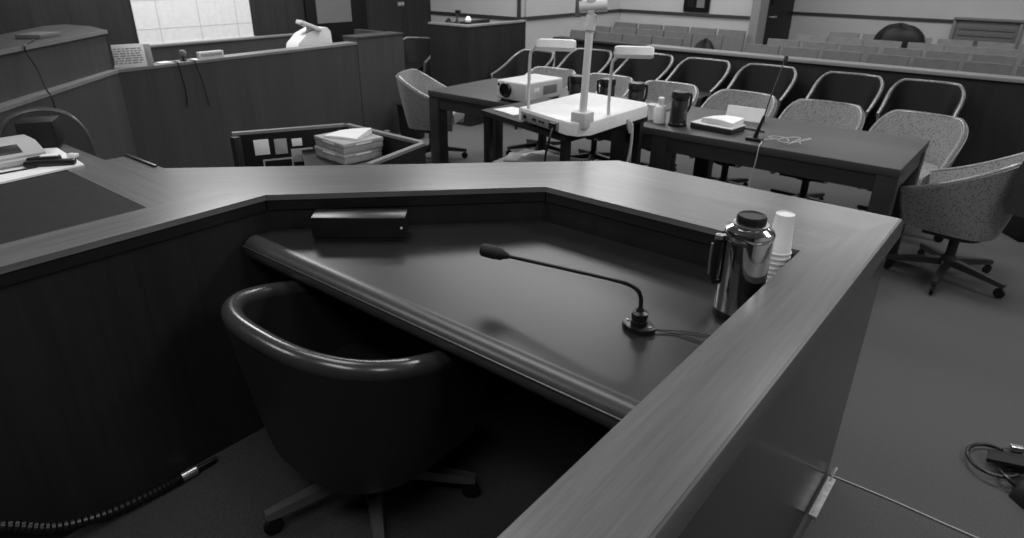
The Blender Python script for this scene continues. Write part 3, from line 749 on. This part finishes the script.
# raised end
MB().box(XB-.26, XB-.056, 4.192, 4.78, 0, .978).build('end_block', M['bench'], jb, True)
MB().prism([(XB-.265, 4.185), (XB-.047, 4.185), (XB-.047, 4.785), (XB-.265, 4.785)], .9782, .992).build('end_cap', M['bench'], jb, True)
MB().box(XB-.75, XB-.27, 4.72, 4.78, 0, .985).build('end_panel', M['bench'], jb, True)
# inner back panel behind the bench (top rail pale)
MB().box(-6.02, -5.98, 2.2, 4.30, 0, .965).build('back_panel', M['bench'], jb, True)
MB().box(-6.03, -5.97, 2.2, 4.30, .9652, .985, .003).build('back_rail', M['bench_top'], jb, True)
MB().box(-5.9, -5.45, 2.2, 4.35, .73, .76).build('desk_top', M['bench'], jb, True)
# upper tier on the angled left
n_ = Vector((-(A1[0]-A0[0])*0+(A1[1]-A0[1]), -(A1[0]-A0[0]))).normalized()
ZU = 1.2
U0, U1 = (-3.95, .69), (-5.13, 1.975)
mb = MB(); strip(mb, U0, U1, .02, .04, ZB, ZU-.02); mb.build('tier_panel', M['bench'], jb, True)
mb = MB(); mb.prism([U0, U1, (-5.50, 2.02), (-5.78, 1.95), (-5.75, 1.80), (-5.2, 1.35), (-4.35, .45)], ZU-.02, ZU, .003); mb.build('tier_top', M['bench'], jb, True)
mb = MB(); strip(mb, U0, U1, -.004, .006, ZU-.022, ZU+.001); mb.build('tier_edge', M['bench_top'], jb, True)
mb = MB(); strip(mb, (-5.15, 1.985), (-5.80, 1.97), 0, .03, 0, ZU-.021); mb.build('tier_end', M['bench'], jb, True)

# things on the bench
pad = single('paper_pad', MB().box(-.075, .075, -.10, .10, .0006, .025, .003, M=T(-4.92, 1.50, ZU, R(40))), M['seatd'], 'grey pad of paper on the upper tier at far left', 'pad')
crd = MB().tube([(-4.80, 1.44, ZU+.006), (-4.50, 1.30, ZU+.006), (-4.478, 1.285, ZU-.03), (-4.46, 1.31, 1.08), (-4.42, 1.315, .97), (-4.39, 1.32, .93), (-4.38, 1.32, .80)], .0045, 8, smooth_n=6)
single('hanging_cord', crd, M['black'], 'black cord hanging down the angled bench front at far left', 'cord')
sg = thing('paper_sign', 'white printed sign propped on the corner of the bench ledge', 'sign', (-5.13, 2.06, ZB), R(75))
MB().box(-.125, .125, -.004, .004, .001, .155, .001, M=T(0, 0, 0, 0, R(-8))).build('sheet', M['paper'], sg)
MB().box(.128, .17, .012, .018, .001, .15, .001, M=T(0, 0, 0, 0, R(-8))).build('backing_card', M['greypaper'], sg)
mb = MB()
random.seed(4)
for k in range(7):
    z = .125-.016*k
    x = -.10+random.uniform(0, .03)
    while x < .09:
        w_ = random.uniform(.012, .04); mb.box(x, min(x+w_, .105), -.0052, -.0042, z-.0035, z+.0035, M=T(0, 0, 0, 0, R(-8))); x += w_+.008
mb.build('print', M['grey'], sg)
bm_ = thing('bench_microphone', 'short ball headed microphone on the bench ledge', 'microphone', (-5.19, 2.49, ZB))
MB().lathe([(.026, .0006), (.026, .008), (.010, .012), (.010, .035)], seg=16).build('base', M['black'], bm_)
MB().lathe([(.004, .03), (.020, .035), (.028, .05), (.028, .06), (.020, .074), (.004, .08)], seg=18).build('head', M['seat'], bm_)
np_ = thing('name_plate', 'pale name plate with blurred lettering standing on the bench ledge', 'sign', (-5.20, 2.71, ZB), R(90))
MB().prism([(-.10, -.02), (.10, -.02), (.10, .02), (-.10, .02)], .0006, .05, .004).build('plate', M['offwhite'], np_)
mb = MB()
x = -.085
while x < .075:
    w_ = random.uniform(.006, .014); mb.box(x, x+w_, -.0212, -.0202, .014, .036); x += w_+.005
mb.build('lettering', M['grey'], np_)
single('hanging_cord', MB().tube([(-5.16, 2.40, ZB+.005), (-5.107, 2.40, ZB+.005), (-5.098, 2.40, ZB-.02), (-5.105, 2.42, .75), (-5.105, 2.41, .62)], .004, 8, smooth_n=4), M['black'], 'thin black cord hanging down the bench front below the sign', 'cord')
single('hanging_cord', MB().tube([(-5.17, 2.525, ZB+.005), (-5.117, 2.535, ZB+.005), (-5.108, 2.535, ZB-.02), (-5.116, 2.57, .78), (-5.118, 2.59, .60)], .0035, 8, smooth_n=4), M['black'], 'thin black cord hanging below the bench microphone', 'cord')
for k, (y0, y1) in enumerate(((2.29, 2.38), (2.54, 2.59))):
    single('paper_slip', MB().box(-5.22, -5.15, y0, y1, ZB+.0006, ZB+.006, .001), M['paper'], ['white paper slip on the bench ledge left of the ball microphone', 'white paper slip on the bench ledge right of the ball microphone'][k], 'paper')
# desk monitor / adding machine
am = thing('adding_machine', 'white wedge shaped office machine with an arm on the judge bench', 'machine', (-5.45, 3.80, .76))
mb = MB()
prof = [(p_[0]+.075, p_[1]-.008) for p_ in [(3.58, .90), (3.60, .96), (3.70, 1.04), (3.82, 1.085), (3.93, 1.085), (3.965, 1.05), (3.975, .90)]]
a_ = [(-5.62, p[0], p[1]) for p in prof]; b_ = [(-5.44, p[0], p[1]) for p in prof]
va = [mb.bm.verts.new(p) for p in a_]; vb = [mb.bm.verts.new(p) for p in b_]
mb.bm.faces.new(va); mb.bm.faces.new(vb[::-1])
for k in range(len(prof)): mb.bm.faces.new((va[k], va[(k+1) % 7], vb[(k+1) % 7], vb[k]))
mb.build('housing', M['white'], am, True)
MB().box(-5.60, -5.46, 3.69, 4.02, .7605, .8915, .004).build('stand', M['offwhite'], am, True)
MB().box(-.12, .10, -.05, .05, -.018, .018, .008, M=T(-5.47, 3.84, 1.095, R(84), 0, R(22))).build('tilted_panel', M['offwhite'], am, True)
MB().tube([(-5.50, 3.80, .98), (-5.48, 3.82, 1.08)], .012, 8).build('bracket', M['offwhite'], am, True)

# wall hanging: big white chart with fold lines
wm = thing('wall_chart', 'large white chart with faint fold lines on the panelled wall behind the bench', 'chart', (-6.99, 3.57, .86))
MB().box(-6.998, -6.985, 2.955, 4.17, .875, 2.2).build('sheet', M['paper'], wm, True)
mb = MB()
for y in (3.18, 3.59, 4.0): mb.box(-6.985, -6.9835, y-.004, y+.004, .877, 2.198)
for z in (1.02, 1.28): mb.box(-6.985, -6.9838, 2.957, 4.168, z-.004, z+.004)
mb.build('fold_lines', M['offwhite'], wm, True)
MB().box(-6.985, -6.975, 2.94, 4.18, .862, .886, .003).build('bottom_batten', M['offwhite'], wm, True)
sw = thing('light_switch', 'pale switch plate on the dark wall near the corner', 'switch', (-6.99, 6.34, 1.13))
MB().box(-6.998, -6.988, 6.29, 6.41, 1.105, 1.16, .003).build('plate', M['seat'], sw, True)
MB().box(-6.988, -6.982, 6.31, 6.335, 1.12, 1.145, .001).build('toggle', M['offwhite'], sw, True)
MB().box(-6.988, -6.982, 6.365, 6.39, 1.12, 1.145, .001).build('toggle', M['offwhite'], sw, True)

# witness stand
ws = thing('witness_stand', 'dark wooden box stand with pale top edge left of the gallery', 'stand', (-5.2, 5.85, 0))
MB().box(-5.47, -4.90, 5.36, 5.39, 0, 1.03).build('front_panel', M['bar'], ws, True)
MB().box(-4.93, -4.90, 5.39, 6.33, 0, 1.03).build('side_panel', M['bar'], ws, True)
MB().box(-5.47, -5.44, 5.39, 6.33, 0, 1.03).build('side_panel', M['bar'], ws, True)
MB().prism([(-5.48, 5.35), (-4.89, 5.35), (-4.89, 6.34), (-4.97, 6.34), (-4.97, 5.43), (-5.48, 5.43)], 1.0302, 1.05, .004).build('top_edge', M['bench_top'], ws, True)
MB().box(-5.44, -4.93, 5.39, 6.0, .90, .92).build('shelf', M['bar'], ws, True)
tb = thing('tissue_box', 'small tissue box with white tissue on the witness stand', 'box', (-5.10, 5.58, .9206))
MB().box(-.06, .06, -.06, .06, .0006, .14, .004).build('box', M['vinyl'], tb)
mb = MB().lathe([(.03, .1402), (.035, .16), (.02, .19), (.004, .20)], seg=9); mb.build('tissue', M['paper'], tb)
sb = thing('spray_bottle', 'slim dark bottle standing on the witness stand', 'bottle', (-5.28, 5.60, .9206))
MB().lathe([(.03, .0006), (.032, .01), (.032, .12), (.012, .15), (.012, .21), (.004, .22)], seg=16).build('body', M['thermos'], sb)
MB().box(-.02, .045, -.012, .012, .2205, .25, .004).build('trigger', M['black'], sb)
heap('desk_clutter', -5.33, 5.52, .9206, .06, .05, .16, 'dark cloth heap behind the pale top edge of the witness stand', 9, 'vinyl', 'cloth')

# waste bin by the bench
wb = thing('waste_bin', 'black waste bin on the carpet at the foot of the judge bench', 'bin', (-5.02, 4.62, 0))
MB().lathe([(.11, .0006), (.12, .004), (.145, .34), (.15, .35), (.142, .35), (.138, .33), (.11, .02), (.003, .018)], seg=24).build('body', M['blackm'], wb)
MB().lathe([(.1455, .335), (.155, .338), (.155, .352), (.1455, .353)], seg=24).build('rim', M['black'], wb)
single('door_stop', MB().box(-5.215, -5.16, 4.40, 4.45, .0006, .08, .006), M['grey'], 'small grey block on the floor beside the black bin', 'block')

# ------------------------------------------------------------------ things on the left desk
mat_ = single('white_board', MB().prism([(-2.635, .835), (-2.60, .50), (-3.15, .50), (-3.15, .875)], ZL+.0006, ZL+.008, .002), M['paper'], 'flat white board under the office printer on the left desk', 'board')
pr_ = thing('office_printer', 'pale desktop printer with dark slot at the left edge', 'printer', (-2.905, .67, ZL+.0085))
mb = MB()
pf = [(.10, .0), (.30, .0), (.30, .030), (.287, .040), (.235, .068), (.215, .074), (.13, .074), (.10, .065)]
L0, L1 = -.50, .095
va = [mb.bm.verts.new((p[0]-.15, L0, p[1]+.0006)) for p in pf]; vb = [mb.bm.verts.new((p[0]-.15, L1, p[1]+.0006)) for p in pf]
mb.bm.faces.new(va); mb.bm.faces.new(vb[::-1])
for k in range(8): mb.bm.faces.new((va[k], va[(k+1) % 8], vb[(k+1) % 8], vb[k]))
bmesh.ops.bevel(mb.bm, geom=list(mb.bm.edges), offset=.008, segments=2, affect='EDGES')
mb.build('case', M['printer'], pr_)
sl = Vector((.06, 0, -.065)).normalized()
MB().box(-.022, .022, -.18, .16, -.001, .003, .001, M=T(.111, -.13, .0545, 0, 0, R(28.3))).build('window', M['black'], pr_)
MB().tube([(.155, -.30, .012), (.18, -.22, .003), (.20, -.10, .003), (.205, .04, .003)], .003, 6, smooth_n=5).build('cable', M['black'], pr_)
ph_ = thing('telephone_handset', 'black handset lying at the tip of the white board', 'handset', (-2.692, .755, ZL+.0085), R(55))
MB().box(-.085, .075, -.016, .016, .0006, .020, .006).build('body', M['black'], ph_)
MB().box(-.085, .02, .017, .050, .0006, .026, .006).build('cradle', M['blackm'], ph_)
MB().box(-.04, .015, .020, .046, .0262, .031, .002).build('label_tag', M['paper'], ph_)
single('eraser', MB().box(-.018, .018, -.011, .011, .0006, .014, .003, M=T(-2.755, .845, ZL+.0085, R(30))), M['white'], 'small white block beside the black handset', 'block')
cu = thing('desk_speaker', 'black cube speaker standing on the ledge behind the printer', 'speaker', (-3.03, .842, ZL+.0085), R(60))
MB().box(-.062, .062, -.06, .06, .0006, .10, .003).build('cabinet', M['dark'], cu)
MB().box(-.056, .056, -.063, -.0605, .008, .093, .001).build('grille', M['dark'], cu)

# ------------------------------------------------------------------ floor things in front
# conduit with a steel connector along the inside of the left panel
cn = thing('flexible_conduit', 'black ribbed conduit with a steel connector along the inner left panel', 'conduit', (-1.83, .5, PF))
path = catmull([Vector(p) for p in ((-1.833, .05, .36), (-1.833, .17, .298), (-1.833, .267, .215), (-1.833, .39, .165), (-1.83, .52, .150), (-1.83, .615, .148))], 16)
rad = [.0145 if i % 2 else .0185 for i in range(len(path))]
MB().tube(path, rad, 12).build('ribbed_hose', M['black'], cn, True)
MB().tube([(-1.83, .615, .148), (-1.83, .665, .148)], .0155, 14).build('connector', M['steel'], cn, True)
MB().tube([(-1.83, .665, .148), (-1.832, .705, .147), (-1.835, .735, .143)], .009, 10).build('lead', M['black'], cn, True)
# pale cord across the carpet
mb = MB().tube([(-.248, 2.146, .0035), (-.05, 2.150, .0035), (.2, 2.144, .0035), (.6, 2.16, .0035), (1.4, 2.15, .0035)], .003, 6, smooth_n=8)
mb.tube([(-.248, 2.146, .0035), (-.246, 2.16, .02), (-.238, 2.155, .035), (-.24, 2.13, .03), (-.243, 2.10, .006)], .003, 6, smooth_n=6)
single('pale_cord', mb, M['cord'], 'thin pale cord running straight across the carpet at lower right', 'cord')
tp = MB()
tp.box(-.255, -.228, 1.90, 2.13, .0006, .009, .003)
single('tape_strip', tp, M['tape'], 'beige tape strip on the carpet at the foot of the desk side', 'tape')
single('dark_cord', MB().tube([(-.243, 1.895, .004), (-.246, 1.7, .004), (-.25, 1.3, .004)], .003, 6, smooth_n=6), M['black'], 'dark cord leaving the beige tape along the desk side', 'cord')
# bag with a strap at the right edge
bg = thing('cable_bundle', 'black bundle of straps and cable loops on the carpet at right edge', 'bag', (.33, 2.60, 0))
bg0 = set(bpy.data.objects)
pts = []
for k in range(30):
    a = R(20)+R(305)*k/29
    pts.append((.235+.085*math.cos(a)*1.0+.0, 2.605+.105*math.sin(a)*1.0, .008+.03*(k/29)))
MB().tube(pts, .0065, 8).build('cable_loop', M['black'], bg, True)
pts = [(.30+.045*math.cos(a), 2.545+.05*math.sin(a), .03+.01*math.sin(2*a)) for a in [2*PI*k/20 for k in range(21)]]
MB().tube(pts, .007, 8).build('cable_loop', M['black'], bg, True)
mb = MB(); rows = []
for k in range(9):
    t_ = k/8
    rows.append([(.21+.40*t_, 2.62-.06*t_+w_, .045+.06*math.sin(PI*t_*.7)+abs(w_)*-.3) for w_ in (-.035, -.012, .012, .035)])
low = [[(p[0], p[1], p[2]-.014) for p in r_] for r_ in rows]
mb.grid(rows+low[::-1], close=True); mb.build('strap', M['blackm'], bg, True)
o = heap('pouch', .50, 2.50, .0008, .19, .13, .13, 'x', 12, 'leather', 'bag')
for k_ in ('label', 'category'):
    del o[k_]
o.parent = bg; o.location = o.location-bg.location; o.name = 'pouch'
MB().box(-.02, .02, -.012, .012, -.01, .01, .004, M=T(.285, 2.68, .06, R(20))).build('buckle', M['steel'], bg, True)
MB().box(-.05, .05, -.03, .03, -.02, .02, .008, M=T(.30, 2.665, .03, R(20))).build('clip', M['black'], bg, True)

bg.location = (.29, 2.575, 0)
# dark case and leather bag at the far right edge
kc = thing('document_case', 'black upright document case on the carpet at the right edge', 'case', (.05, 5.38, 0), R(38))
MB().box(-.05, .40, -.12, .12, .012, .40, .012).build('body', M['dark'], kc)
MB().box(-.052, .402, -.122, .122, .28, .30, .002).build('band', M['black'], kc)
MB().tube([(.10, 0, .40), (.11, 0, .44), (.22, 0, .45), (.24, 0, .40)], .012, 8, smooth_n=5).build('handle', M['black'], kc)
MB().box(-.04, .39, -.10, .10, .0006, .012).build('foot', M['dark'], kc)
mb = MB(); rows = []
for k in range(13):
    u = PI*k/12
    rows.append([(.055+.05*math.cos(u)*(1 if math.sin(u) > .2 else 1.1)+.01*math.sin(9*v+k), v*.26*(1-.25*math.sin(u)), .50+.295*math.sin(u)**.6 if False else .50+.30*math.sin(u)**.35+.012*math.sin(7*v)) for v in (-.5, -.4, -.25, -.1, 0, .1, .25, .4, .5)])
mb.grid(rows, close=True)
bmesh.ops.transform(mb.bm, matrix=T(.0, 4.14, .025, R(-20)), verts=mb.bm.verts)
single('leather_jacket', mb, M['rim'], 'black leather jacket hung over the sideways armchair at the right edge', 'jacket')

# ------------------------------------------------------------------ lights
def area(name, x, y, sx, sy, e, z=H-.03):
    l = bpy.data.lights.new(name, 'AREA'); l.shape = 'RECTANGLE'; l.size = sx; l.size_y = sy; l.energy = e
    o = bpy.data.objects.new(name, l); COL.objects.link(o); o.location = (x, y, z); return o
for (x, y, sx, sy, e) in ((-4.1, 5.2, 3.0, 1.0, 95), (-4.7, 8.1, 1.2, 1.2, 40), (-3.1, 8.3, 1.4, 1.0, 24), (-1.2, 8.7, 2.0, 1.0, 44), (1.8, 8.7, 2.0, 1.0, 26),
                      (-.2, 3.9, 1.4, .8, 50), (1.9, 4.6, 2.0, .7, 26), (-5.6, 3.0, 1.6, .8, 80), (-2.0, 1.4, 1.6, .8, 24), (-.2, -.6, 1.6, .8, 30), (2.2, 1.0, 1.6, .8, 34), (-3.4, -1.2, 1.6, .8, 34)):
    area('ceiling_and_fill_light', x, y, sx, sy, e)  # inferred ceiling lamps plus unseen fill added to brighten foreground, ledge, chairs and chart
w = bpy.data.worlds.new('World'); bpy.context.scene.world = w; w.use_nodes = True
w.node_tree.nodes['Background'].inputs['Color'].default_value = (1, 1, 1, 1)
w.node_tree.nodes['Background'].inputs['Strength'].default_value = .05

# ------------------------------------------------------------------ camera
f, p, r, rot = 661.0, R(24.93), R(.67), R(-38.632)
fw = Vector((0, math.cos(p), -math.sin(p))); up = Vector((0, math.sin(p), math.cos(p))); rt = Vector((1, 0, 0))
RR = math.cos(r)*rt+math.sin(r)*up; UU = -math.sin(r)*rt+math.cos(r)*up
Mz = Matrix.Rotation(-rot, 3, 'Z')
RR, UU, fw = Mz @ RR, Mz @ UU, Mz @ fw
cam = bpy.data.cameras.new('Camera'); co = bpy.data.objects.new('Camera', cam); COL.objects.link(co)
m4 = Matrix(((RR.x, UU.x, -fw.x, 0), (RR.y, UU.y, -fw.y, 0), (RR.z, UU.z, -fw.z, 1.65), (0, 0, 0, 1)))
co.matrix_world = m4
cam.sensor_width = 36; cam.sensor_fit = 'HORIZONTAL'; cam.lens = f/1024*36; cam.clip_start = .02
cam.dof.use_dof = True; cam.dof.focus_distance = 1.7; cam.dof.aperture_fstop = 6.3
sc = bpy.context.scene; sc.camera = co
vs_ = sc.view_settings
vs_.view_transform = 'Standard'; vs_.look = 'None'; vs_.gamma = 1; vs_.exposure = 0; vs_.use_curve_mapping = False
